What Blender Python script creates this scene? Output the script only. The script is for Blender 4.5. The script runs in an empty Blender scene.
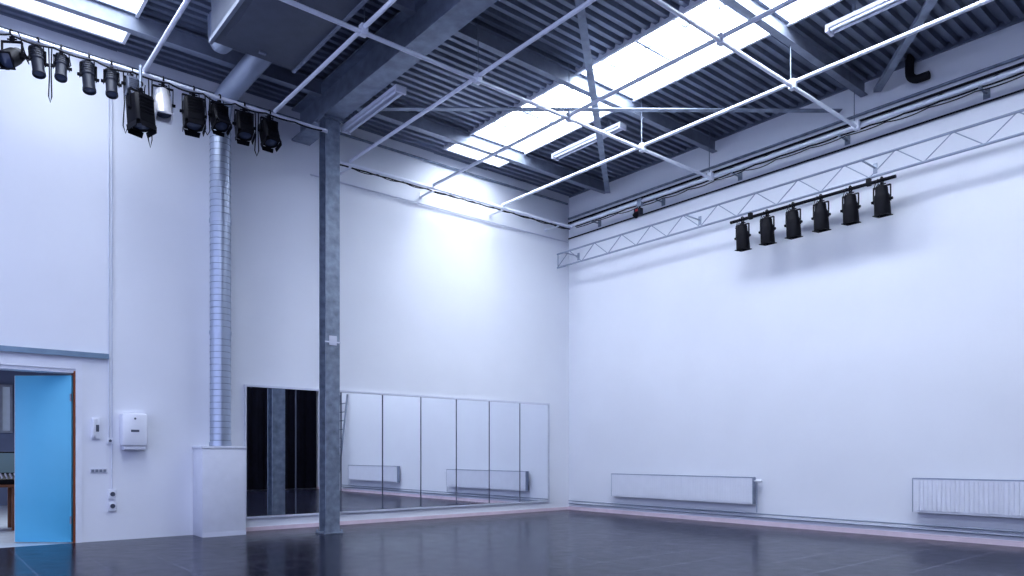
import bpy, bmesh, math, random
from mathutils import Vector, Matrix
random.seed(4)
SC = bpy.context.scene
COL = SC.collection
SC.view_settings.view_transform = 'Standard'
try: SC.view_settings.look = 'Medium High Contrast'
except Exception as ex: print('look', ex)

# ------------------------------------------------------------------ materials
def mat(name, color, rough=0.5, metal=0.0, vary=0.06, scale=6.0, bump=0.0, spec=0.5, emit=None, estr=0.0, bscale=None):
    m = bpy.data.materials.new(name); m.use_nodes = True
    nt = m.node_tree; b = nt.nodes['Principled BSDF']
    tc = nt.nodes.new('ShaderNodeTexCoord')
    n = nt.nodes.new('ShaderNodeTexNoise'); n.inputs['Scale'].default_value = scale
    n.inputs['Detail'].default_value = 5
    nt.links.new(tc.outputs['Object'], n.inputs['Vector'])
    r = nt.nodes.new('ShaderNodeValToRGB')
    c0 = [max(0, c*(1-vary)) for c in color]; c1 = [min(1, c*(1+vary)) for c in color]
    r.color_ramp.elements[0].position = 0.3; r.color_ramp.elements[1].position = 0.7
    r.color_ramp.elements[0].color = (*c0, 1); r.color_ramp.elements[1].color = (*c1, 1)
    nt.links.new(n.outputs['Fac'], r.inputs['Fac'])
    nt.links.new(r.outputs['Color'], b.inputs['Base Color'])
    b.inputs['Roughness'].default_value = rough
    b.inputs['Metallic'].default_value = metal
    b.inputs['Specular IOR Level'].default_value = spec
    if bump > 0:
        n2 = nt.nodes.new('ShaderNodeTexNoise'); n2.inputs['Scale'].default_value = bscale or scale*4
        nt.links.new(tc.outputs['Object'], n2.inputs['Vector'])
        bp = nt.nodes.new('ShaderNodeBump'); bp.inputs['Strength'].default_value = bump
        bp.inputs['Distance'].default_value = 0.02
        nt.links.new(n2.outputs['Fac'], bp.inputs['Height'])
        nt.links.new(bp.outputs['Normal'], b.inputs['Normal'])
    if emit:
        b.inputs['Emission Color'].default_value = (*emit, 1)
        b.inputs['Emission Strength'].default_value = estr
    return m

M = {}
M['wall'] = mat('wall_paint', (0.79, 0.81, 0.87), 0.65, vary=0.015, scale=1.2, bump=0.08, bscale=2.5)
M['white'] = mat('white_enamel', (0.80, 0.82, 0.89), 0.35, vary=0.02)
M['casing'] = mat('duct_casing_paint', (0.70, 0.72, 0.80), 0.45, vary=0.03)
M['radiator'] = mat('radiator_enamel', (0.76, 0.78, 0.86), 0.35, vary=0.02)
M['offwhite'] = mat('offwhite_plastic', (0.66, 0.68, 0.77), 0.4, vary=0.03)
M['galv'] = mat('galvanised_steel', (0.26, 0.30, 0.37), 0.42, 0.35, vary=0.28, scale=9, bump=0.0)
M['girder'] = mat('girder_galvanised_steel', (0.28, 0.32, 0.40), 0.45, 0.35, vary=0.2, scale=6, bump=0.0)
M['beam'] = mat('painted_steel_beam', (0.26, 0.29, 0.36), 0.45, 0.3, vary=0.10, scale=8)
M['duct'] = mat('spiral_duct_zinc', (0.44, 0.49, 0.59), 0.38, 0.65, vary=0.03, scale=4)
M['deck'] = mat('roof_deck_zinc', (0.22, 0.25, 0.32), 0.36, 0.45, vary=0.12, scale=2.5)
M['alu'] = mat('aluminium_tube', (0.82, 0.85, 0.94), 0.35, 0.15, vary=0.04)
M['trussalu'] = mat('truss_aluminium', (0.34, 0.38, 0.47), 0.35, 0.4, vary=0.06)
M['black'] = mat('black_metal', (0.006, 0.006, 0.010), 0.55, vary=0.3, spec=0.22)
M['rubber'] = mat('black_rubber', (0.012, 0.012, 0.018), 0.6, vary=0.2, spec=0.3)
M['cream'] = mat('polished_lamp_shell', (0.85, 0.84, 0.86), 0.3, 0.3, vary=0.1)
M['grey'] = mat('grey_casing', (0.12, 0.135, 0.18), 0.5, 0.2, vary=0.08)
M['dkgrey'] = mat('dark_grey_lamp_shell', (0.03, 0.034, 0.05), 0.45, 0.1, vary=0.1, spec=0.35)
M['lens'] = mat('lamp_glass', (0.07, 0.09, 0.15), 0.1, 0.0, vary=0.1)
M['pink'] = mat('salmon_skirting', (0.74, 0.62, 0.69), 0.5, vary=0.06)
M['orange'] = mat('orange_door_frame', (0.26, 0.07, 0.025), 0.5, vary=0.1)
M['track'] = mat('track_steel', (0.24, 0.33, 0.43), 0.4, 0.4, vary=0.1)
M['blue'] = mat('turquoise_door_paint', (0.13, 0.50, 0.72), 0.35, vary=0.03, scale=1.5)
M['curtain'] = mat('black_curtain_cloth', (0.006, 0.006, 0.012), 0.9, vary=0.3, spec=0.1)
M['red'] = mat('red_plastic', (0.5, 0.03, 0.03), 0.4)
M['wood'] = mat('brown_wood', (0.20, 0.08, 0.04), 0.5, vary=0.2)
M['rfloor'] = mat('side_room_floor', (0.55, 0.62, 0.70), 0.3, vary=0.1)
M['rwall'] = mat('side_room_wall', (0.16, 0.20, 0.30), 0.6)
M['tube'] = mat('fluorescent_tube', (0.75, 0.78, 0.88), 0.3)
M['screen'] = mat('lit_screen', (0.1, 0.14, 0.18), 0.3, emit=(0.5, 0.8, 1.0), estr=0.08)
M['sky_a'] = mat('skylight_glazing_soft', (0.9, 0.93, 1.0), 0.3, emit=(0.83, 0.90, 1.0), estr=7.5)
M['sky_b'] = mat('skylight_glazing', (0.9, 0.93, 1.0), 0.3, emit=(0.84, 0.91, 1.0), estr=15.5)
mm = bpy.data.materials.new('mirror_silver'); mm.use_nodes = True
b = mm.node_tree.nodes['Principled BSDF']; b.inputs['Metallic'].default_value = 1
b.inputs['Base Color'].default_value = (0.92, 0.94, 0.97, 1); b.inputs['Roughness'].default_value = 0.005
M['mirror'] = mm
# floor : dark vinyl sheets with seams
fm = bpy.data.materials.new('dark_vinyl_floor'); fm.use_nodes = True
nt = fm.node_tree; b = nt.nodes['Principled BSDF']
tc = nt.nodes.new('ShaderNodeTexCoord')
br = nt.nodes.new('ShaderNodeTexBrick'); br.inputs['Scale'].default_value = 1.0
br.inputs['Brick Width'].default_value = 0.6; br.inputs['Row Height'].default_value = 0.6
br.inputs['Mortar Size'].default_value = 0.010; br.offset = 0.0
br.inputs['Color1'].default_value = (0.009, 0.010, 0.021, 1)
br.inputs['Color2'].default_value = (0.017, 0.018, 0.035, 1)
br.inputs['Mortar'].default_value = (0.075, 0.075, 0.115, 1)
nt.links.new(tc.outputs['Object'], br.inputs['Vector'])
sn = nt.nodes.new('ShaderNodeTexNoise'); sn.inputs['Scale'].default_value = 22; sn.inputs['Detail'].default_value = 10; sn.inputs['Roughness'].default_value = .7
nt.links.new(tc.outputs['Object'], sn.inputs['Vector'])
sr = nt.nodes.new('ShaderNodeValToRGB'); sr.color_ramp.elements[0].position = .64; sr.color_ramp.elements[1].position = .82
sr.color_ramp.elements[0].color = (0,0,0,1); sr.color_ramp.elements[1].color = (.2,.2,.2,1)
nt.links.new(sn.outputs['Fac'], sr.inputs['Fac'])
mx = nt.nodes.new('ShaderNodeMixRGB'); mx.inputs['Color2'].default_value = (.12,.12,.17,1)
nt.links.new(sr.outputs['Color'], mx.inputs['Fac']); nt.links.new(br.outputs['Color'], mx.inputs['Color1'])
nt.links.new(mx.outputs['Color'], b.inputs['Base Color'])
n = nt.nodes.new('ShaderNodeTexNoise'); n.inputs['Scale'].default_value = 6; n.inputs['Detail'].default_value = 8
nt.links.new(tc.outputs['Object'], n.inputs['Vector'])
mr = nt.nodes.new('ShaderNodeMapRange'); mr.inputs['To Min'].default_value = 0.13; mr.inputs['To Max'].default_value = 0.27
nt.links.new(n.outputs['Fac'], mr.inputs['Value']); nt.links.new(mr.outputs['Result'], b.inputs['Roughness'])
n3 = nt.nodes.new('ShaderNodeTexNoise'); n3.inputs['Scale'].default_value = 3.5; n3.inputs['Detail'].default_value = 3
nt.links.new(tc.outputs['Object'], n3.inputs['Vector'])
bp = nt.nodes.new('ShaderNodeBump'); bp.inputs['Strength'].default_value = 0.35; bp.inputs['Distance'].default_value = 0.006
nt.links.new(n3.outputs['Fac'], bp.inputs['Height'])
bp2 = nt.nodes.new('ShaderNodeBump'); bp2.inputs['Strength'].default_value = 0.3; bp2.inputs['Distance'].default_value = 0.002; bp2.invert = True
nt.links.new(br.outputs['Fac'], bp2.inputs['Height']); nt.links.new(bp.outputs['Normal'], bp2.inputs['Normal'])
nt.links.new(bp2.outputs['Normal'], b.inputs['Normal'])
b.inputs['Specular IOR Level'].default_value = 0.18
b.inputs['IOR'].default_value = 1.38
M['floor'] = fm

# ------------------------------------------------------------------ mesh builder
class MB:
    def __init__(s): s.v = []; s.f = []
    def add(s, vs, fs):
        o = len(s.v); s.v += [Vector(v) for v in vs]; s.f += [[i+o for i in f] for f in fs]; return s
    def box(s, lo, hi, mtx=None):
        x0,y0,z0 = lo; x1,y1,z1 = hi
        vs = [Vector(p) for p in [(x0,y0,z0),(x1,y0,z0),(x1,y1,z0),(x0,y1,z0),(x0,y0,z1),(x1,y0,z1),(x1,y1,z1),(x0,y1,z1)]]
        if mtx: vs = [mtx @ v for v in vs]
        return s.add(vs, [(0,3,2,1),(4,5,6,7),(0,1,5,4),(1,2,6,5),(2,3,7,6),(3,0,4,7)])
    def sweep(s, pts, r, seg=12, caps=True):
        pts = [Vector(p) for p in pts]; n = len(pts)
        tang = []
        for i in range(n):
            a = pts[max(0,i-1)]; c = pts[min(n-1,i+1)]
            tang.append((c-a).normalized())
        t = tang[0]; up = Vector((0,0,1)) if abs(t.z) < .9 else Vector((1,0,0))
        u = t.cross(up).normalized(); vs = []
        rs = r if isinstance(r, (list,tuple)) else [r]*n
        for i in range(n):
            t = tang[i]; u = (u - t*u.dot(t)).normalized(); w = t.cross(u)
            for k in range(seg):
                a = 2*math.pi*k/seg
                vs.append(pts[i] + (u*math.cos(a)+w*math.sin(a))*rs[i])
        fs = []
        for i in range(n-1):
            for k in range(seg):
                k2 = (k+1) % seg
                fs.append((i*seg+k, i*seg+k2, (i+1)*seg+k2, (i+1)*seg+k))
        if caps:
            fs.append(tuple(range(seg))[::-1]); fs.append(tuple((n-1)*seg+k for k in range(seg)))
        return s.add(vs, fs)
    def cyl(s, a, c, r, seg=14, r2=None): return s.sweep([a, c], [r, r if r2 is None else r2], seg)
    def lathe(s, prof, mtx, seg=20):
        vs = []; fs = []
        for (r, z) in prof:
            for k in range(seg):
                a = 2*math.pi*k/seg; vs.append(mtx @ Vector((r*math.cos(a), r*math.sin(a), z)))
        for i in range(len(prof)-1):
            for k in range(seg):
                k2 = (k+1) % seg; fs.append((i*seg+k, i*seg+k2, (i+1)*seg+k2, (i+1)*seg+k))
        if prof[0][0] > 1e-6: fs.append(tuple(range(seg))[::-1])
        if prof[-1][0] > 1e-6: fs.append(tuple((len(prof)-1)*seg+k for k in range(seg)))
        return s.add(vs, fs)
    def prism(s, pts2, plane, a, c):
        def P(p, t):
            return {'x': (t,p[0],p[1]), 'y': (p[0],t,p[1]), 'z': (p[0],p[1],t)}[plane]
        n = len(pts2); vs = [P(p,a) for p in pts2]+[P(p,c) for p in pts2]
        fs = [tuple(range(n)), tuple(range(n,2*n))[::-1]] + [(i,(i+1)%n,(i+1)%n+n,i+n) for i in range(n)]
        return s.add(vs, fs)
    def mesh(s, name, material, bevel=0.0):
        me = bpy.data.meshes.new(name); me.from_pydata([tuple(v) for v in s.v], [], s.f)
        bm = bmesh.new(); bm.from_mesh(me)
        bmesh.ops.recalc_face_normals(bm, faces=bm.faces)
        if bevel > 0:
            es = [e for e in bm.edges if len(e.link_faces) == 2 and e.calc_face_angle(0) > 0.6]
            bmesh.ops.bevel(bm, geom=es, offset=bevel, segments=2, affect='EDGES', profile=0.5)
        bm.to_mesh(me); bm.free()
        me.materials.append(M[material] if isinstance(material, str) else material)
        for p in me.polygons: p.use_smooth = True
        try: me.set_sharp_from_angle(angle=math.radians(35))
        except Exception: pass
        return me

def shift(mb, o):
    o = Vector(o); mb.v = [v-o for v in mb.v]; return mb
def single(name, mb, material, label, cat, origin=None, bevel=0, group=None, structure=False):
    if origin is None:
        xs = [v.x for v in mb.v]; ys = [v.y for v in mb.v]; zs = [v.z for v in mb.v]
        origin = ((min(xs)+max(xs))/2, (min(ys)+max(ys))/2, min(zs))
    shift(mb, origin)
    o = bpy.data.objects.new(name, mb.mesh(name, material, bevel)); COL.objects.link(o); o.location = origin
    if structure: o['kind'] = 'structure'
    o['label'] = label; o['category'] = cat
    if group: o['group'] = group
    return o
def thing(name, label, cat, loc, parts, rz=0, group=None, structure=False):
    e = bpy.data.objects.new(name, None); COL.objects.link(e); e.location = loc; e.rotation_euler = (0,0,rz)
    e.empty_display_size = 0.1
    e['label'] = label; e['category'] = cat
    if group: e['group'] = group
    if structure: e['kind'] = 'structure'
    for p in parts:
        addpart(e, *p)
    return e
def addpart(parent, name, mb, material, bevel=0, label=None, subs=()):
    me = mb if isinstance(mb, bpy.types.Mesh) else mb.mesh(name, material, bevel)
    o = bpy.data.objects.new(name, me); COL.objects.link(o); o.parent = parent
    if label: o['label'] = label
    for s in subs: addpart(o, *s)
    return o
def copy_thing(root, loc, rz=None, label=None):
    snapshot = set(x.name for x in bpy.data.objects)
    def cp(o, par):
        c = o.copy(); COL.objects.link(c)
        if par: c.parent = par
        for ch in list(o.children):
            if ch.name in snapshot: cp(ch, c)
        return c
    c = cp(root, None); c.location = loc
    if rz is not None: c.rotation_euler = (0,0,rz)
    if label: c['label'] = label
    return c

X0, Y0 = 10.67, 10.89
XL, YB = -4.0, -1.5
ZC = 6.6

# ------------------------------------------------------------------ room shell
def S(name, mb, m, label, cat): return single(name, mb, m, label, cat, structure=True)
S('floor', MB().box((XL,YB,-0.15),(X0,Y0,0)), 'floor', 'dark glossy indigo vinyl dance floor with seams', 'floor')
DX0, DX1, DH = -0.2, 1.66, 2.25
wb = MB().box((DX1,Y0,-0.15),(X0+0.25,Y0+0.22,7.1)).box((XL,Y0,-0.15),(DX0,Y0+0.22,7.1)).box((DX0,Y0,DH),(DX1,Y0+0.22,7.1))
S('wall_back', wb, 'wall', 'tall white painted wall carrying the mirrors', 'wall')
S('wall_right', MB().box((X0,YB,-0.15),(X0+0.25,Y0,7.1)), 'wall', 'tall white painted wall with radiators', 'wall')
S('wall_front', MB().box((1.5,YB-0.25,-0.15),(X0+0.25,YB,7.1)), 'wall', 'white wall behind black curtain', 'wall')
S('baseboard_back', MB().box((3.74,Y0-0.02,0),(X0-0.03,Y0,0.06)), 'pink', 'low pale salmon skirting below mirrors', 'skirting')
S('baseboard_right', MB().box((X0-0.025,YB,0),(X0,Y0,0.07)), 'pink', 'low pale salmon skirting under radiators', 'skirting')
S('trim_6', MB().box((X0-0.03,YB,ZC-0.03),(X0-0.001,Y0-.03,ZC+0.09)), 'deck', 'zinc closure flashing along the roof edge', 'flashing')

YE = 10.50
def deck(x0, x1, ya=YB):
    mb = MB(); per = 0.150; prof = []
    y = ya
    while y < Y0:
        prof += [(y, ZC+0.055), (y+0.052, ZC+0.055), (y+0.070, ZC), (y+0.132, ZC)]
        y += per
    prof = [p for p in prof if p[0] <= Y0] + [(Y0, ZC+0.05)]
    vs = [(x0,p[0],p[1]) for p in prof]+[(x1,p[0],p[1]) for p in prof]; n = len(prof)
    mb.add(vs, [(i,i+1,n+i+1,n+i) for i in range(n-1)])
    return mb
SKX = [(0.80,2.15),(7.26,8.48)]
dk = MB()
for a, c in [(XL,SKX[0][0]),(SKX[0][1],SKX[1][0]),(SKX[1][1],X0)]:
    d = deck(a, c); dk.add(d.v, d.f)
    dk.box((a,YB,6.95),(c,Y0,7.0))
for a, c in SKX:
    d = deck(a, c, YE+.02); dk.add(d.v, d.f); dk.box((a,YE+.02,6.95),(c,Y0,7.0))
S('ceiling', dk, 'deck', 'dark corrugated zinc roof deck', 'ceiling')
for i,(a,c) in enumerate(SKX):
    cb = MB().box((a-0.02,YB,ZC-0.05),(a+0.02,YE,6.95)).box((c-0.02,YB,ZC-0.05),(c+0.02,YE,6.95)).box((a-0.02,YE,ZC-0.05),(c+0.02,YE+.04,6.95))
    S('trim_%d'%(i+1), cb, 'white', 'white upstand framing roof skylight', 'skylight frame')
    e = thing('window_%d'%(i+1), 'long translucent white roof skylight strip', 'skylight', ((a+c)/2, 4.7, 6.82), [], structure=True)
    addpart(e, 'glazing', MB().box((a-(a+c)/2+0.02, YB-4.7, 0.03),(c-(a+c)/2-0.02, YE-4.7, 0.05)), 'sky_a' if i==0 else 'sky_b')
    rb = MB(); y = YB+0.4; q=0
    while y < YE:
        w_ = .022 if q%2==0 else .010
        rb.box((a-(a+c)/2+0.02, y-4.7-w_, -0.02),(c-(a+c)/2-0.02, y-4.7+w_, 0.03)); y += .63; q+=1
    rb.box((-.012,YB-4.7,-.01),(.012,YE-4.7,.03))
    addpart(e, 'glazing_bar', rb, 'beam')

# ------------------------------------------------------------------ roof steel
def ibeam(mb, axis, a, c, cx, z0, h, w, tf=0.02, tw=0.012):
    pr = [(-w/2,0),(w/2,0),(w/2,tf),(tw/2,tf),(tw/2,h-tf),(w/2,h-tf),(w/2,h),(-w/2,h),(-w/2,h-tf),(-tw/2,h-tf),(-tw/2,tf),(-w/2,tf)]
    return mb.prism([(p[0]+cx, p[1]+z0) for p in pr], axis, a, c)
CX, CY = 4.74, 9.86
single('main_beam', ibeam(MB(), 'y', YB+0.02, Y0-0.01, CX, 6.08, 0.50, 0.30, 0.025, 0.016), 'girder', 'heavy galvanised steel girder resting on the column', 'steel beam')
for y in (9.8, 7.27, 4.74, 2.2, -0.3):
    for a, c in ((CX+0.16, X0-0.04),(XL, CX-0.16)):
        single('roof_purlin', ibeam(MB(), 'x', a, c, y, 6.36, 0.22, 0.10, 0.012, 0.01), 'beam', 'grey steel purlin under corrugated roof deck', 'steel beam', group='roof purlins')
def flat(p, q, w=0.10, t=0.012):
    p, q = Vector(p), Vector(q); d = (q-p); L = d.length; d.normalize()
    rot = Matrix.Rotation(math.atan2(d.y, d.x), 4, 'Z'); mt = Matrix.Translation(p) @ rot
    mb = MB().box((0,-w/2,-t/2),(L,w/2,t/2), mt).box((0,w/2-.012,0),(L,w/2,0.05), mt)
    return mb
for p, q in [((4.9,5.01,6.29),(10.5,9.63,6.29)),((4.9,9.62,6.21),(10.5,5.02,6.21)),((4.9,0.0,6.29),(10.5,4.5,6.29)),((4.9,4.55,6.21),(10.5,0.0,6.21))]:
    single('wind_brace', flat(p,q), 'girder', 'flat galvanised steel diagonal brace under purlins', 'steel brace', group='roof wind braces')
# column
hw = 0.11
colp = [(-hw,-hw),(hw,-hw),(hw,-hw+.016),(.008,-hw+.016),(.008,hw-.016),(hw,hw-.016),(hw,hw),(-hw,hw),(-hw,hw-.016),(-.008,hw-.016),(-.008,-hw+.016),(-hw,-hw+.016)]
cparts=[
    ('shaft', MB().prism(colp,'z',0.02,6.05), 'galv'),
    ('base_plate', MB().box((-.15,-.15,0),(.15,.15,.02)), 'galv', .003),
    ('top_plate', MB().box((-.15,-.15,6.05),(.15,.15,6.08)), 'galv'),
    ('sign_plate', MB().box((-.06,-.120,2.75),(.06,-.111,2.89)), 'offwhite', .002, 'small flat pale metal label'),
    ('clamp_strap', MB().box((-.125,-.116,2.79),(.125,-.1105,2.81)), 'offwhite', 0, 'thin pale strap'),
]
for sx in (-1,1):
    for sy in (-1,1): cparts.append(('bolt', MB().cyl((sx*.130,sy*.130,0.02),(sx*.130,sy*.130,0.055),.014,6),'galv'))
thing('steel_column', 'galvanised steel H column standing before the mirrors', 'column', (CX,CY,0), cparts)

# ------------------------------------------------------------------ lighting grid
ZG = 5.8
def tube(p, q, r=0.026, name='grid_tube', label='silver aluminium lighting grid tube under roof'):
    return single(name, MB().cyl(p,q,r,12), 'alu', label, 'tube', origin=p, group='lighting grid tubes')
for x in (2.2,3.83): tube((x,-1.2,ZG+.052),(x,9.64,ZG+.052))
for x in (5.41,7.0,8.55): tube((x,-1.2,ZG+.052),(x,10.5,ZG+.052))
for y in (7.13,4.7,2.2): tube((-3,y,ZG),(10.37,y,ZG))
tube((-3,9.64,ZG),(4.6,9.64,ZG), .026, 'lighting_rail','silver rail carrying the row of stage lights')
tube((4.9,10.5,ZG),(10.36,10.5,ZG), .026,'lighting_rail','silver rail mounted along the mirror wall')
tube((10.39,-1.2,ZG+.052),(10.39,10.55,ZG+.052), .026,'lighting_rail','silver rail mounted along the radiator wall')
first = None
for x in (2.2,3.83,5.41,7.0,8.55,10.3):
    for y in (7.13,4.7,2.2):
        if first is None:
            first = thing('tube_hanger','steel drop rod and coupler holding grid tubes','hanger',(x,y,ZG+.05),[
                ('rod', MB().cyl((0.04,0.05,0.02),(0.04,0.05,0.75),.007,6),'galv'),
                ('coupler', MB().box((-.042,-.042,-.085),(.042,.042,.035)),'alu',.008)],group='grid hangers')
        else: copy_thing(first,(x,y,ZG+.05))
sa=None
for x in (5.41,7.0,8.55,10.0):
    if sa is None:
        sa=thing('rail_bracket','small steel wall bracket holding a rail','bracket',(x,10.5,ZG),[('arm',MB().box((-.02,0,-.05),(.02,Y0-10.5,-.03)),'alu'),('plate',MB().box((-.04,Y0-10.51,-.08),(.04,Y0-10.501,.02)),'alu')],group='rail brackets')
    else: copy_thing(sa,(x,10.5,ZG))
wbk = None
for y in (1.5,3.2,5.0,6.8,8.4,10.0):
    if wbk is None:
        wbk = thing('rail_bracket','small steel wall bracket holding a rail','bracket',(10.39,y,ZG+.05),[('arm',MB().box((0,-.015,-.045),(X0-10.39,.015,-.03)),'galv'),('plate',MB().box((X0-10.40,-.04,-.10),(X0-10.391,.04,.03)),'galv')],group='rail brackets')
    else: copy_thing(wbk,(10.39,y,ZG+.05))
def cable(pts, r=.008, name='cable', label='black electric cable draped along a rail', m='rubber'):
    return single(name, MB().sweep(pts, r, 6), m, label, 'cable', origin=pts[0])
def festoon(p, q, n, sag, r=.009):
    p, q = Vector(p), Vector(q); out = []
    for i in range(n):
        sg = sag*random.uniform(.3,1.2)
        for k in range(8):
            t = (i+k/8)/n; w = k/8
            v = p.lerp(q,t); v.z -= 4*sg*w*(1-w); out.append(v)
    out.append(q); return out
cable(festoon((4.95,10.535,5.768),(10.35,10.535,5.768),14,.012),.011)
cable(festoon((4.95,10.565,5.79),(10.35,10.565,5.79),11,.035),.007)
cable(festoon((10.43,10.45,5.82),(10.43,0.5,5.82),22,.012),.011)
cable(festoon((10.455,10.45,5.80),(10.455,0.5,5.80),18,.035),.007)
cable(festoon((10.62,10.8,5.99),(10.62,0.5,5.99),16,.05),.008,'cable','black cable looping beneath a wall conduit')
cable(festoon((-2,9.60,5.77),(4.5,9.60,5.77),16,.05),.010)
for z, xx, r, m in ((6.12,X0-.03,.022,'galv'),(6.03,X0-.03,.018,'rubber'),(5.70,X0-.03,.013,'rubber')):
    single('wall_conduit', MB().cyl((xx,YB,z),(xx,Y0-.02,z),r,8), m,'dark conduit along top of radiator wall','conduit',group='high wall conduits')
single('wall_conduit', MB().cyl((4.9,Y0-.03,5.62),(10.6,Y0-.03,5.62),.012,8), 'offwhite','pale conduit along top of mirror wall','conduit',group='high wall conduits')
single('wall_conduit', MB().cyl((-3,Y0-.03,6.42),(10.6,Y0-.03,6.42),.022,8), 'galv','grey conduit along top of mirror wall','conduit',group='high wall conduits')

# ------------------------------------------------------------------ truss on right wall
TX = 10.25
tr = [ ('chord', MB().cyl((0,0,.14),(0,9.8,.14),.018,10),'trussalu'), ('chord', MB().cyl((0,0,-.14),(0,9.8,-.14),.018,10),'trussalu')]
web = MB(); y = 0; i = 0
while y < 9.7:
    s = 1 if i%2==0 else -1
    web.cyl((0,y,-.14*s),(0,min(y+.35,9.8),.14*s),.0075,6); y += .35; i += 1
web.cyl((0,0.02,-.14),(0,0.02,.14),.01,6).cyl((0,9.78,-.14),(0,9.78,.14),.01,6)
tr.append(('lattice_web', web,'trussalu'))
for y in (0.6,3.6,6.6,9.6):
    tr.append(('wall_bracket', MB().box((0,y-.012,.125),(X0-TX-.002,y+.012,.14)).box((X0-TX-.010,y-.03,.05),(X0-TX-.002,y+.03,.2)),'trussalu'))
thing('lighting_truss','long silver aluminium ladder truss along the wall','truss',(TX,1.0,5.15),tr)

# ------------------------------------------------------------------ stage lights
def axis_m(pivot, tilt):
    return Matrix.Translation(pivot) @ Matrix.Rotation(math.pi-tilt,4,'X')
def clamp_mb():
    mb = MB()
    pts = [(0, .04*math.cos(a), .04*math.sin(a)) for a in [math.radians(-60+ i*30) for i in range(10)]]
    mb.sweep(pts,.010,6); mb.box((-.018,-.02,-.085),(.018,.02,-.035)); mb.cyl((-.05,0,-.06),(.05,0,-.06),.008,6)
    return mb
def yoke_mb(w, drop):
    t=.006
    return MB().box((-w,-.018,-.095),(w,.018,-.083)).box((-w-t,-.018,-drop-.03),(-w,.018,-.083)).box((w,-.018,-drop-.03),(w+t,.018,-.083)).cyl((-w-.03,0,-drop),(-w+.01,0,-drop),.02,8).cyl((w-.01,0,-drop),(w+.03,0,-drop),.02,8)
cache = {}
def stage_light(kind, loc, rz=0.0, tilt=0.6, m='black', k=1.0, label='', group='stage lights on rail'):
    key = (kind, round(tilt,3), m, k)
    if key not in cache:
        parts = []
        if kind == 'par':
            drop=.27*k; pv=Vector((0,0,-drop)); A=axis_m(pv,tilt); r=.100*k; L=.19*k
            parts.append(('clamp', clamp_mb(),'black'))
            parts.append(('yoke', yoke_mb(r+.006, drop),'black'))
            pr=[(0,-L),(r*.50,-L),(r*.68,-L*.94),(r*.78,-L*.8),(r*.80,-L*.45),(r*.93,-L*.30),(r*.95,-L*.2),(r,L*.55),(r*1.0,L*.56),(r*1.02,L),(r*.96,L),(r*.93,L*.7),(0,L*.7)]
            parts.append(('housing', MB().lathe(pr,A,22), m))
            parts.append(('lens', MB().lathe([(0,L*.76),(r*.5,L*.75),(r*.9,L*.71),(r*.9,L*.705)],A,22),'lens'))
            s=r*.94; gf=MB()
            for bx in ((-s,-s,s,-s*.82),(-s,s*.82,s,s),(-s,-s*.82,-s*.82,s*.82),(s*.82,-s*.82,s,s*.82)):
                gf.box((bx[0],bx[1],L),(bx[2],bx[3],L+.010),A)
            parts.append(('gel_frame', gf, m))
            top=A@Vector((0,0,-L))
        elif kind == 'fresnel':
            drop=.29*k; pv=Vector((0,0,-drop)); A=axis_m(pv,tilt); w=.112*k; L=.15*k
            parts.append(('clamp', clamp_mb(),'black'))
            parts.append(('yoke', yoke_mb(w+.012, drop),'black'))
            hb=MB().prism([(-w,-w*.75),(-w*.75,-w),(w*.75,-w),(w,-w*.75),(w,w*.75),(w*.75,w),(-w*.75,w),(-w,w*.75)],'z',-L,L)
            for i in range(5): hb.box((-w*.7,w,-L+.03+i*.04*k),(w*.7,w+.012,-L+.045+i*.04*k))
            hb.lathe([(w*.9,L),(w*.9,L+.03),(w*.78,L+.03),(w*.75,L+.001)],Matrix.Identity(4),20)
            hb.v=[A@v for v in hb.v]
            parts.append(('housing', hb, m, .004))
            parts.append(('lens', MB().lathe([(0,L+.025),(w*.4,L+.022),(w*.76,L+.01),(w*.76,L+.004)],A,20),'lens'))
            for j in range(4):
                R=Matrix.Rotation(j*math.pi/2,4,'Z'); f=w*(.12 if j%2==0 else .03)
                bd=MB(); o=w*.99
                vs=[(-w*.85,o,L+.01),(w*.85,o,L+.01),(w*.72,o+f,L+.01+w*.6),(-w*.72,o+f,L+.01+w*.6)]
                vs+= [(a,b_+.006,c_-.002) for a,b_,c_ in vs]
                bd.add([A@(R@Vector(p)) for p in vs],[(0,1,2,3),(7,6,5,4),(0,4,5,1),(1,5,6,2),(2,6,7,3),(3,7,4,0)])
                parts.append(('barn_door', bd, m))
            top=A@Vector((0,0,-L))
        else:
            drop=.22*k; pv=Vector((0,0,-drop)); A=axis_m(pv,tilt); r=.058*k; L=.16*k
            parts.append(('clamp', clamp_mb(),'black'))
            parts.append(('yoke', yoke_mb(r*1.35, drop),'black'))
            pr=[(0,-L*1.1),(r*.8,-L*1.1),(r*1.25,-L),(r*1.25,-L*.1),(r*1.05,-L*.0),(r*1.05,L*.9),(r*1.15,L*.92),(r*1.15,L*1.12),(r*1.0,L*1.12),(r*.95,L),(0,L)]
            hb=MB().lathe(pr,A,18)
            for i in range(4): hb.lathe([(r*1.35,-L*.9+i*.03),(r*1.35,-L*.9+i*.03+.01)],A,18)
            parts.append(('housing', hb, m))
            parts.append(('lens', MB().lathe([(0,L*1.05),(r*.6,L*1.04),(r*.95,L*1.01),(r*.95,L*1.005)],A,18),'lens'))
            parts.append(('shutter_handle', MB().box((-r*1.7,-.012,-.005),(r*1.7,.012,.0),A), 'black'))
            top=A@Vector((0,0,-L))
        t=Vector(top)
        parts.append(('power_cord', MB().sweep([t,t+Vector((.02,.05,.02)),t+Vector((.05,.09,.02-.08)),Vector((.09,.06,-.14)),Vector((.07,.03,-.02)),Vector((.06,0,.03))],.006,6),'rubber'))
        cache[key]=[(p[0], p[1].mesh(p[0],p[2],p[3] if len(p)>3 else 0)) for p in parts]
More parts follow.
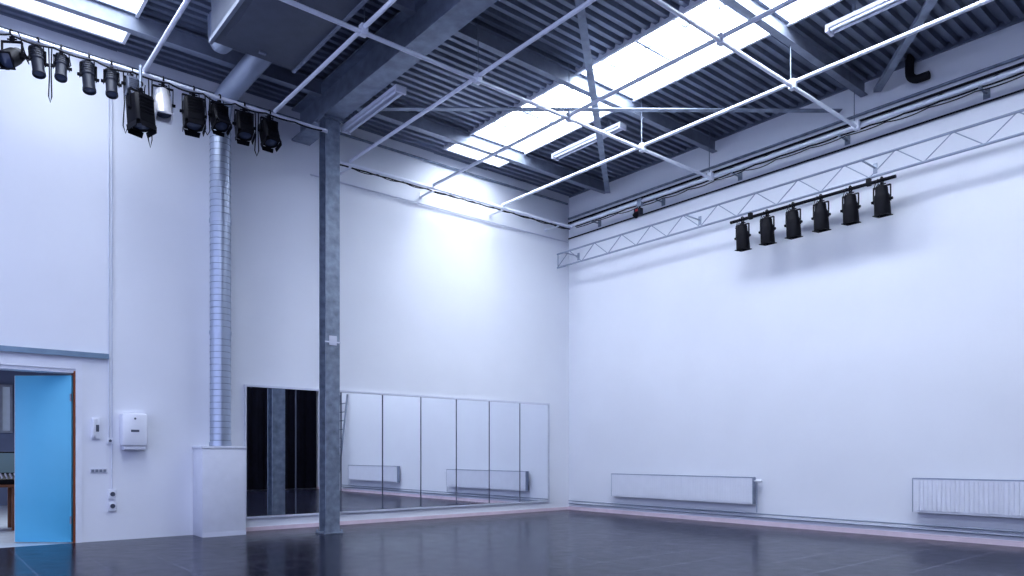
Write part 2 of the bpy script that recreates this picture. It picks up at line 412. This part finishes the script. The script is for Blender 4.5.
    e = bpy.data.objects.new('stage_light', None); COL.objects.link(e); e.location=loc; e.rotation_euler=(0,0,rz); e.empty_display_size=.1
    e['label']=label; e['category']='stage light'; e['group']=group
    for n_,me in cache[key]:
        o=bpy.data.objects.new(n_,me); COL.objects.link(o); o.parent=e
    return e
RY=9.64
stage_light('par',(0.865,RY,ZG),-.6,.9,'black',.95,'black can stage light with dark lens at rail')
stage_light('profile',(1.10,RY,ZG),.2,.3,'dkgrey',1.0,'slim dark profile spotlight hanging from rail')
stage_light('profile',(1.33,RY,ZG),-.2,.4,'dkgrey',.95,'slim dark profile spotlight hanging from rail')
stage_light('profile',(1.60,RY,ZG),.1,.25,'dkgrey',1.05,'slim dark profile spotlight hanging from rail')
stage_light('profile',(1.84,RY,ZG),-.1,.35,'dkgrey',1.0,'slim dark profile spotlight hanging from rail')
stage_light('fresnel',(2.06,RY+.02,ZG),.1,.15,'grey',.6,'small grey boxy stage light under rail')
single('drop_pole', MB().cyl((2.13,RY-.12,ZG-.36),(2.13,RY-.12,ZG+.04),.018,10),'galv','short vertical pole clamped to the rail','pole')
stage_light('fresnel',(2.13,RY-.12,ZG-.20),.35,.12,'black',1.10,'large black boxy floodlight hung from short pole')
stage_light('par',(2.41,RY,ZG),-.1,.3,'cream',1.05,'shiny silver can stage light hanging from rail')
stage_light('fresnel',(2.77,RY,ZG),-.1,.25,'black',1.05,'black fresnel stage light with barn doors')
stage_light('fresnel',(3.09,RY,ZG),.1,.45,'black',.88,'black fresnel stage light with barn doors')
stage_light('fresnel',(3.41,RY,ZG),-.1,.35,'black',.93,'black fresnel stage light with barn doors')
stage_light('fresnel',(3.75,RY,ZG),.1,.35,'black',.93,'black fresnel stage light with barn doors')
for x,l,dx in ((1.215,.62,.03),(1.98,.75,.05),(2.26,.85,.04),(2.93,.50,.06),(3.58,.60,.05)):
    cable([(x,RY+.06,ZG),(x+dx*.3,RY+.07,ZG-l*.5),(x,RY+.07,ZG-l*.88),(x+dx*.5,RY+.06,ZG-l),(x+dx,RY+.06,ZG-l*.88),(x+dx*.8,RY+.06,ZG-l*.4),(x+dx,RY+.06,ZG)],.007,'cable','loose black cable loop hanging from the rail')
BZ=4.93
bar=thing('light_bar','black steel bar under the truss holding six lights','bar',(TX,5.43,BZ),[
   ('tube',MB().cyl((0,-1.28,0),(0,1.28,0),.024,12),'black'),
   ('hook_clamp',MB().box((-.03,-.95,-.03),(.03,-.89,.07)),'black',.005),
   ('hook_clamp',MB().box((-.03,.89,-.03),(.03,.95,.07)),'black',.005)])
for i in range(6):
    stage_light('par',(TX,6.49-i*.432,BZ),math.pi/2,.10,'black',1.04,'black can stage light hanging downward under truss','cans on the truss bar')
cable(festoon((TX+.04,6.65,BZ+.03),(TX+.04,4.2,BZ+.03),6,.03))
thing('small_spotlight','small black clamp fixture with red marking on rail','stage light',(10.39,8.72,ZG+.05),[
  ('clamp',MB().box((-.035,-.05,-.09),(.035,.05,.05)),'trussalu',.006),
  ('arm',MB().cyl((0,0,-.08),(-.04,0,-.16),.012,8),'black'),
  ('housing',MB().box((-.10,-.075,-.27),(.0,.075,-.14)),'dkgrey',.012),
  ('lens_ring',MB().lathe([(.02,0),(.045,0),(.055,.07),(.04,.07)],Matrix.Translation((-.09,0,-.24))@Matrix.Rotation(3.9,4,'Y'),14),'black'),
  ('red_band',MB().box((-.103,-.03,-.20),(-.1005,.03,-.16)),'red')])

# ------------------------------------------------------------------ fluorescent battens
def batten(loc, label, rz=0):
    return thing('fluorescent_light',label,'ceiling light',loc,[
      ('housing',MB().prism([(-.08,0),(.08,0),(.08,.05),(-.08,.05)],'y',-.76,.76),'offwhite',.006),
      ('tube',MB().cyl((-.045,-.74,-.022),(-.045,.74,-.022),.016,10),'tube'),
      ('tube',MB().cyl((.045,-.74,-.022),(.045,.74,-.022),.016,10),'tube'),
      ('end_cap',MB().box((-.08,-.80,-.045),(.08,-.761,.05)),'offwhite',.004),
      ('end_cap',MB().box((-.08,.761,-.045),(.08,.80,.05)),'offwhite',.004),
      ('hanging_bracket',MB().box((-.01,-.5,.05),(.01,-.46,.20)),'galv'),
      ('hanging_bracket',MB().box((-.01,.46,.05),(.01,.5,.20)),'galv')],rz,'fluorescent battens')
batten((5.02,9.1,6.02),'white double fluorescent batten fixed beside the girder')
batten((8.76,8.5,6.42),'white double fluorescent batten beside the skylight')
batten((8.76,3.55,6.42),'white double fluorescent batten beside the skylight')

# ------------------------------------------------------------------ air handling
ax0,ax1,ay0,ay1,az0,az1=2.68,3.68,6.6,8.65,5.95,6.5
acb=MB().box((ax0-3.2,ay0-7.6,0),(ax1-3.2,ay1-7.6,az1-az0))
thing('air_handling_unit','large grey boxed ventilation unit under the roof','ventilation unit',(3.2,7.6,az0),[
  ('casing',acb,'grey',.01),
  ('access_panel',MB().box((-.42,-.8,-.012),(.38,.85,0)),'grey',.004),
  ('trim_rail',MB().box((-.54,-1.02,-.02),(-.50,1.07,.03)),'beam'),
  ('trim_rail',MB().box((.46,-1.02,-.02),(.50,1.07,.03)),'beam'),
  ('latch',MB().box((-.02,-.86,-.03),(.06,-.82,-.005)),'beam'),
  ('latch',MB().box((-.02,.86,-.03),(.06,.90,-.005)),'beam')])
dxx,dyy,dr=3.42,10.62,.14
dpts=[(0,0,1.275),(0,0,5.95)]
arc=[(0,-.27+.27*math.cos(a),5.95+.27*math.sin(a)) for a in [math.radians(x) for x in range(10,91,10)]]
hz=[(0,-.5,6.22),(0,-1.96,6.22)]
dm=MB().sweep(dpts+arc+hz,dr,32)
seams=MB()
z=1.36
while z<5.9:
    seams.lathe([(dr-.002,z-.006),(dr+.004,z-.002),(dr+.004,z+.002),(dr-.002,z+.006)],Matrix.Identity(4),32); z+=.09
dp=[('pipe',dm,'duct'),('spiral_seam',seams,'galv')]
for z in (1.31,2.9,4.5,5.9):
    cl=MB().lathe([(dr,z-.025),(dr+.009,z-.025),(dr+.009,z+.025),(dr,z+.025)],Matrix.Identity(4),24)
    if 2<z<5: cl.box((-.02,.13,z-.015),(.02,Y0-dyy-.002,z+.015))
    dp.append(('pipe_clamp',cl,'duct'))
thing('ventilation_duct','silver spiral ventilation duct rising up the wall','duct',(dxx,dyy,0),dp)
d2=[(2.95,8.66,6.22),(2.95,9.05,6.22)]+[(2.95,9.05+.2*math.sin(a),6.42-.2*math.cos(a)) for a in [math.radians(x) for x in (20,40,60,80,90)]]+[(2.95,9.25,6.62)]
single('duct_elbow',MB().sweep(d2,.12,20),'duct','short silver duct elbow leaving ventilation unit','duct',origin=(2.95,9.0,6.1))
thing('duct_casing','white boxed casing at the foot of the duct','cabinet',(3.42,10.60,0),[
  ('body',MB().box((-.30,-.16,0),(.30,Y0-10.60-.001,1.24)),'casing',.004),
  ('top_panel',MB().box((-.31,-.17,1.24),(.31,Y0-10.60-.001,1.275)),'casing',.004),
  ('kick_plate',MB().box((-.302,-.164,0),(.302,-.1605,.06)),'offwhite')])
dpi=[(X0-.10,4.1,6.66),(X0-.10,4.1,6.42)]+[(X0-.10,4.1-.13+.13*math.cos(a),6.42-.13*math.sin(a)) for a in [math.radians(x) for x in range(15,91,15)]]+[(X0-.10,3.85,6.29)]
single('drain_pipe',MB().sweep(dpi,.055,14),'rubber','black rainwater pipe elbow at top of wall','pipe')

# ------------------------------------------------------------------ mirrors
mx0,mw,mz0,mz1=3.88,.7725,.22,2.18
single('mirror_frame',MB().box((mx0-.03,Y0-.035,mz0-.03),(mx0+8*mw+.03,Y0-.001,mz0)).box((mx0-.03,Y0-.035,mz1),(mx0+8*mw+.03,Y0-.001,mz1+.03)).box((mx0-.03,Y0-.035,mz0),(mx0,Y0-.001,mz1)).box((mx0+8*mw,Y0-.035,mz0),(mx0+8*mw+.03,Y0-.001,mz1)),'offwhite','pale thin frame around the row of mirrors','mirror frame')
p0=None
for i in range(8):
    loc=(mx0+(i+.5)*mw,Y0-.02,mz0)
    if p0 is None:
        p0=thing('wall_mirror','tall frameless dance studio mirror panel on wall','mirror',loc,[
          ('glass',MB().box((-mw/2+.012,-.006,0.004),(mw/2-.012,0,mz1-mz0-.004)),'mirror'),
          ('backing',MB().box((-mw/2+.001,0.001,0.001),(mw/2-.001,.018,mz1-mz0-.001)),'grey')],group='dance mirrors')
    else: copy_thing(p0,loc)

# ------------------------------------------------------------------ radiators
def radiator(y0,y1,z0,z1,label,dep,pit):
    L=(y1-y0)/2; H=z1-z0
    pan=MB(); n_r=int((2*L-.06)/pit); y=-n_r*pit/2; prof=[]
    for i in range(n_r):
        prof+=[(y,-.002),(y+pit*.24,-.002),(y+pit*.36,-.002-dep),(y+pit*.88,-.002-dep)]; y+=pit
    prof.append((y,-.002))
    n=len(prof)
    vs=[(p[1],p[0],.03) for p in prof]+[(p[1],p[0],H-.03) for p in prof]
    pan.add(vs,[(i,i+1,n+i+1,n+i) for i in range(n-1)])
    pan.box((0,-L+.004,.0),(.012,L-.004,H))
    back=MB().box((.05,-L+.02,.02),(.06,L-.02,H-.03))
    gr=MB(); y=-L+.02
    while y<L-.02:
        gr.box((.014,y,H-.008),(.085,y+.008,H)); y+=.03
    gr.box((-.004,-L,H-.012),(.018,L,H+.003)).box((.084,-L,H-.012),(.09,L,H+.002))
    parts=[('front_panel',pan,'radiator'),('back_panel',back,'radiator'),('top_grille',gr,'trussalu'),
      ('side_cover',MB().box((-.003,-L-.005,0),(.09,-L,H)),'trussalu'),('side_cover',MB().box((-.003,L,0),(.09,L+.005,H)),'trussalu'),
      ('valve',MB().cyl((.05,-L-.005,H-.06),(.05,-L-.05,H-.06),.012,8).cyl((.05,-L-.05,H-.06),(.05,-L-.13,H-.06),.024,12),'white'),
      ('feed_pipe',MB().cyl((.05,-L-.05,H-.06),(.05,-L-.05,-z0+.21),.010,8),'trussalu')]
    for sy in (-.7,.68):
        parts.append(('wall_bracket',MB().box((.0605,L*sy,.05),(X0-10.55-.002,L*sy+.03,H-.05)),'galv'))
    return thing('radiator',label,'radiator',(10.55,(y0+y1)/2,z0),parts,group='panel radiators')
radiator(6.5,9.58,.345,.785,'long white panel radiator low on the wall',.003,.05)
radiator(1.1,4.05,.37,.835,'long white ribbed panel radiator low on wall',.009,.055)
for z in (.135,.19):
    single('heating_pipe',MB().cyl((X0-.04,0.5,z),(X0-.04,Y0-.04,z),.011,8),'trussalu','thin grey heating pipe running along the skirting','pipe',group='heating pipes')

def lv(s,t): return Vector((-.02-.35*(1-t), s, 3.05*t))
lps=[('rail',MB().sweep([lv(sx,0),lv(sx,1)],.03,8),'beam') for sx in (-.25,.25)]
for i in range(1,11): lps.append(('rung',MB().sweep([lv(-.25,i/11),lv(.25,i/11)],.018,8),'beam'))
thing('ladder','aluminium ladder leaning against the white wall','ladder',(X0-.03,.65,0.02),lps)
def curtain(x0,x1,z1,y):
    vs=[];n=int((x1-x0)/.04)
    for i in range(n+1):
        x=x0+(x1-x0)*i/n; yy=y+.06*math.sin(x*14)+.03*math.sin(x*31+1)
        vs.append((x,yy,.03)); vs.append((x,y+.5*(yy-y),z1))
    return MB().add(vs,[(2*i,2*i+2,2*i+3,2*i+1) for i in range(n)])
single('stage_curtain',curtain(1.6,10.6,6.0,YB+.2),'curtain','tall pleated black stage curtain','curtain')
single('curtain_rail',MB().cyl((1.5,YB+.2,6.03),(10.6,YB+.2,6.03),.025,8),'alu','silver rail carrying the black curtain','curtain rail')

# ------------------------------------------------------------------ wall fittings, mirror wall
Yw=Y0-.001
single('sliding_track',MB().box((-1.2,Yw-.06,2.44),(2.04,Yw,2.50)).box((-1.2,Yw-.07,2.43),(2.04,Yw-.06,2.45)),'track','blue grey steel sliding door track above doorway','door track')
S('trim_3',MB().box((DX1,Yw-.02,0),(1.735,Yw,2.36)).box((DX0,Yw-.02,DH+.02),(DX1,Yw,2.36)),'white','white casing around the doorway','door casing')
S('trim_4',MB().box((DX1-.022,Yw-.01,0),(DX1-.001,Yw+.22,DH-.001)),'orange','dark orange brown door frame lining','door frame')
S('trim_5',MB().box((DX0,Yw-.005,DH-.03),(DX1-.022,Yw+.22,DH-.001)),'offwhite','pale head lining of the doorway','door frame')
ang=-math.radians(42)
thing('door_1','turquoise blue door standing open into next room','door',(DX1-.03,Y0+.035,0.0),[
  ('leaf',MB().box((-.755,-.02,.01),(0,.02,2.19)),'blue',.003),
  ('edge_strip',MB().box((-.761,-.021,.01),(-.7555,.021,2.19)),'offwhite'),
  ('hinge',MB().cyl((.0,-.03,.25),(.0,-.03,.35),.012,8),'galv'),
  ('hinge',MB().cyl((.0,-.03,1.85),(.0,-.03,1.95),.012,8),'galv')],ang,structure=True)
for x in (2.045,2.085):
    single('wall_conduit',MB().cyl((x,Yw-.012,.69 if x>2.06 else 1.38),(x,Yw-.012,6.39),.009,8),'offwhite','thin white vertical conduit on the wall','conduit',group='vertical conduits')
thing('paper_towel_dispenser','white rounded paper towel dispenser on the wall','dispenser',(2.325,Yw,1.22),[
  ('body',MB().box((-.155,-.20,.05),(.155,0,.49)),'white',.03),
  ('outlet',MB().box((-.13,-.18,0.0),(.13,-.02,.049)),'offwhite',.01),
  ('front_window',MB().box((-.05,-.205,.24),(.05,-.2005,.27)),'grey'),
  ('lock',MB().cyl((0,-.207,.42),(0,-.2005,.42),.014,10),'grey')])
thing('wall_telephone','small white wall intercom with handset','intercom',(1.89,Yw,1.36),[
  ('base',MB().box((-.05,-.04,0),(.05,0,.29)),'white',.01),
  ('handset',MB().box((-.045,-.075,.02),(-.01,-.0405,.27)),'white',.012),
  ('keypad',MB().box((.0,-.045,.10),(.035,-.0405,.19)),'grey')])
thing('thermostat','small square white wall control beside the dispenser','thermostat',(2.06,Yw,1.30),[('body',MB().box((-.035,-.03,0),(.035,0,.08)),'white',.005),('dial',MB().cyl((0,-.04,.04),(0,-.0305,.04),.018,12),'grey')])
thing('switch_strip','narrow grey white strip of light switches','light switch',(1.93,Yw,.91),[('plate',MB().box((-.10,-.012,0),(.10,0,.06)),'offwhite',.003)]+[('switch_button',MB().box((-.09+i*.047,-.018,.012),(-.055+i*.047,-.0125,.048)),'beam') for i in range(4)])
def sock(z,label):
    return thing('wall_socket',label,'power socket',(2.085,Yw,z),[('box',MB().box((-.045,-.05,0),(.045,0,.13)),'white',.006),
       ('socket_face',MB().lathe([(.03,0),(.03,.006),(.024,.006),(.022,.001)],Matrix.Translation((0,-.0505,.065))@Matrix.Rotation(math.pi/2,4,'X'),16),'grey')],group='wall sockets')
sock(.56,'white surface mounted wall socket'); sock(.40,'white surface mounted wall socket')

# ------------------------------------------------------------------ side room behind door
S('floor_side_room',MB().box((-4,Y0+.0,-.15),(5,20,0.0-.001)),'rfloor','pale grey floor of the next room','floor')
S('wall_side_far',MB().box((-4,20,-.15),(5,20.2,3.2)),'rwall','grey blue far wall of next room','wall')
S('wall_side_right',MB().box((3.2,Y0+.22,-.15),(3.4,20,3.2)),'rwall','grey blue side wall of next room','wall')
S('ceiling_side_room',MB().box((-4,Y0+.22,3.2),(5,20.2,3.3)),'orange','orange brown ceiling of next room','ceiling')
thing('window_3','pale window in the next room','window',(1.15,19.99,1.7),[('pane',MB().box((-.6,-.03,0),(.6,-.02,1.0)),mat('daylight_glass',(.3,.35,.45),.3,emit=(.6,.75,1),estr=.12)),
   ('window_frame',MB().box((-.65,-.06,-.05),(.65,0,0)).box((-.65,-.06,1.0),(.65,0,1.05)).box((-.65,-.06,0),(-.6,0,1.0)).box((.6,-.06,0),(.65,0,1.0)).box((.4,-.06,0),(.46,0,1.0)).box((-.03,-.06,0),(.03,0,1.0)),'beam')],structure=True)
thing('table','brown wooden table with equipment in next room','table',(1.0,13.6,0),[
  ('table_top',MB().box((-.8,-.35,.66),(.8,.35,.70)),'wood',.004)]+[('leg',MB().box((sx*.74-.03 -.52*(sx>0),sy*.3-.03,0),(sx*.74+.03-.52*(sx>0),sy*.3+.03,.66)),'wood',.003) for sx in(-1,1) for sy in(-1,1)])
thing('mixing_desk','black electronic mixing desk on brown table','audio equipment',(.95,13.48,.701),[
  ('body',MB().prism([(-.2,0),(.2,0),(.2,.16),(-.2,.08)],'x',-.35,.35),'black',.004),
  ('knob_field',(lambda m_: [m_.cyl((-.3+i*.06,-.14+j*.08,.09+j*.016),(-.3+i*.06,-.14+j*.08,.12+j*.016),.012,8) for i in range(11) for j in range(4)] and m_)(MB()),'offwhite')])
thing('monitor','black computer monitor on the brown table','monitor',(1.15,13.84,.701),[
  ('stand',MB().box((-.12,-.08,0),(.12,.08,.02)).box((-.02,.0,.02),(.02,.03,.2)),'black',.003),
  ('screen_body',MB().box((-.28,-.03,.15),(.28,0,.50)),'black',.006),
  ('screen',MB().box((-.26,-.034,.17),(.26,-.031,.48)),'screen')])

# ------------------------------------------------------------------ lights
def area(name, loc, size, power, color, rot=(0,0,0)):
    l=bpy.data.lights.new(name,'AREA'); l.shape='RECTANGLE'; l.size=size[0]; l.size_y=size[1]; l.energy=power; l.color=color
    o=bpy.data.objects.new(name,l); COL.objects.link(o); o.location=loc; o.rotation_euler=rot; return o
area('side_room_lamp',(1.0,14.5,3.15),(2,3),100,(.85,.92,1))
w=bpy.data.worlds.new('sky_world'); SC.world=w; w.use_nodes=True
bg=w.node_tree.nodes['Background']; bg.inputs['Color'].default_value=(.56,.64,1.0,1); bg.inputs['Strength'].default_value=1.7

# ------------------------------------------------------------------ camera
cd=bpy.data.cameras.new('camera'); cam=bpy.data.objects.new('camera',cd); COL.objects.link(cam)
cam.location=(0,0,1.15); cam.rotation_euler=(math.radians(90),0,math.radians(-39.9))
cd.sensor_width=36; cd.lens=720/1024*36; cd.shift_y=167/1024; cd.clip_end=200
SC.camera=cam
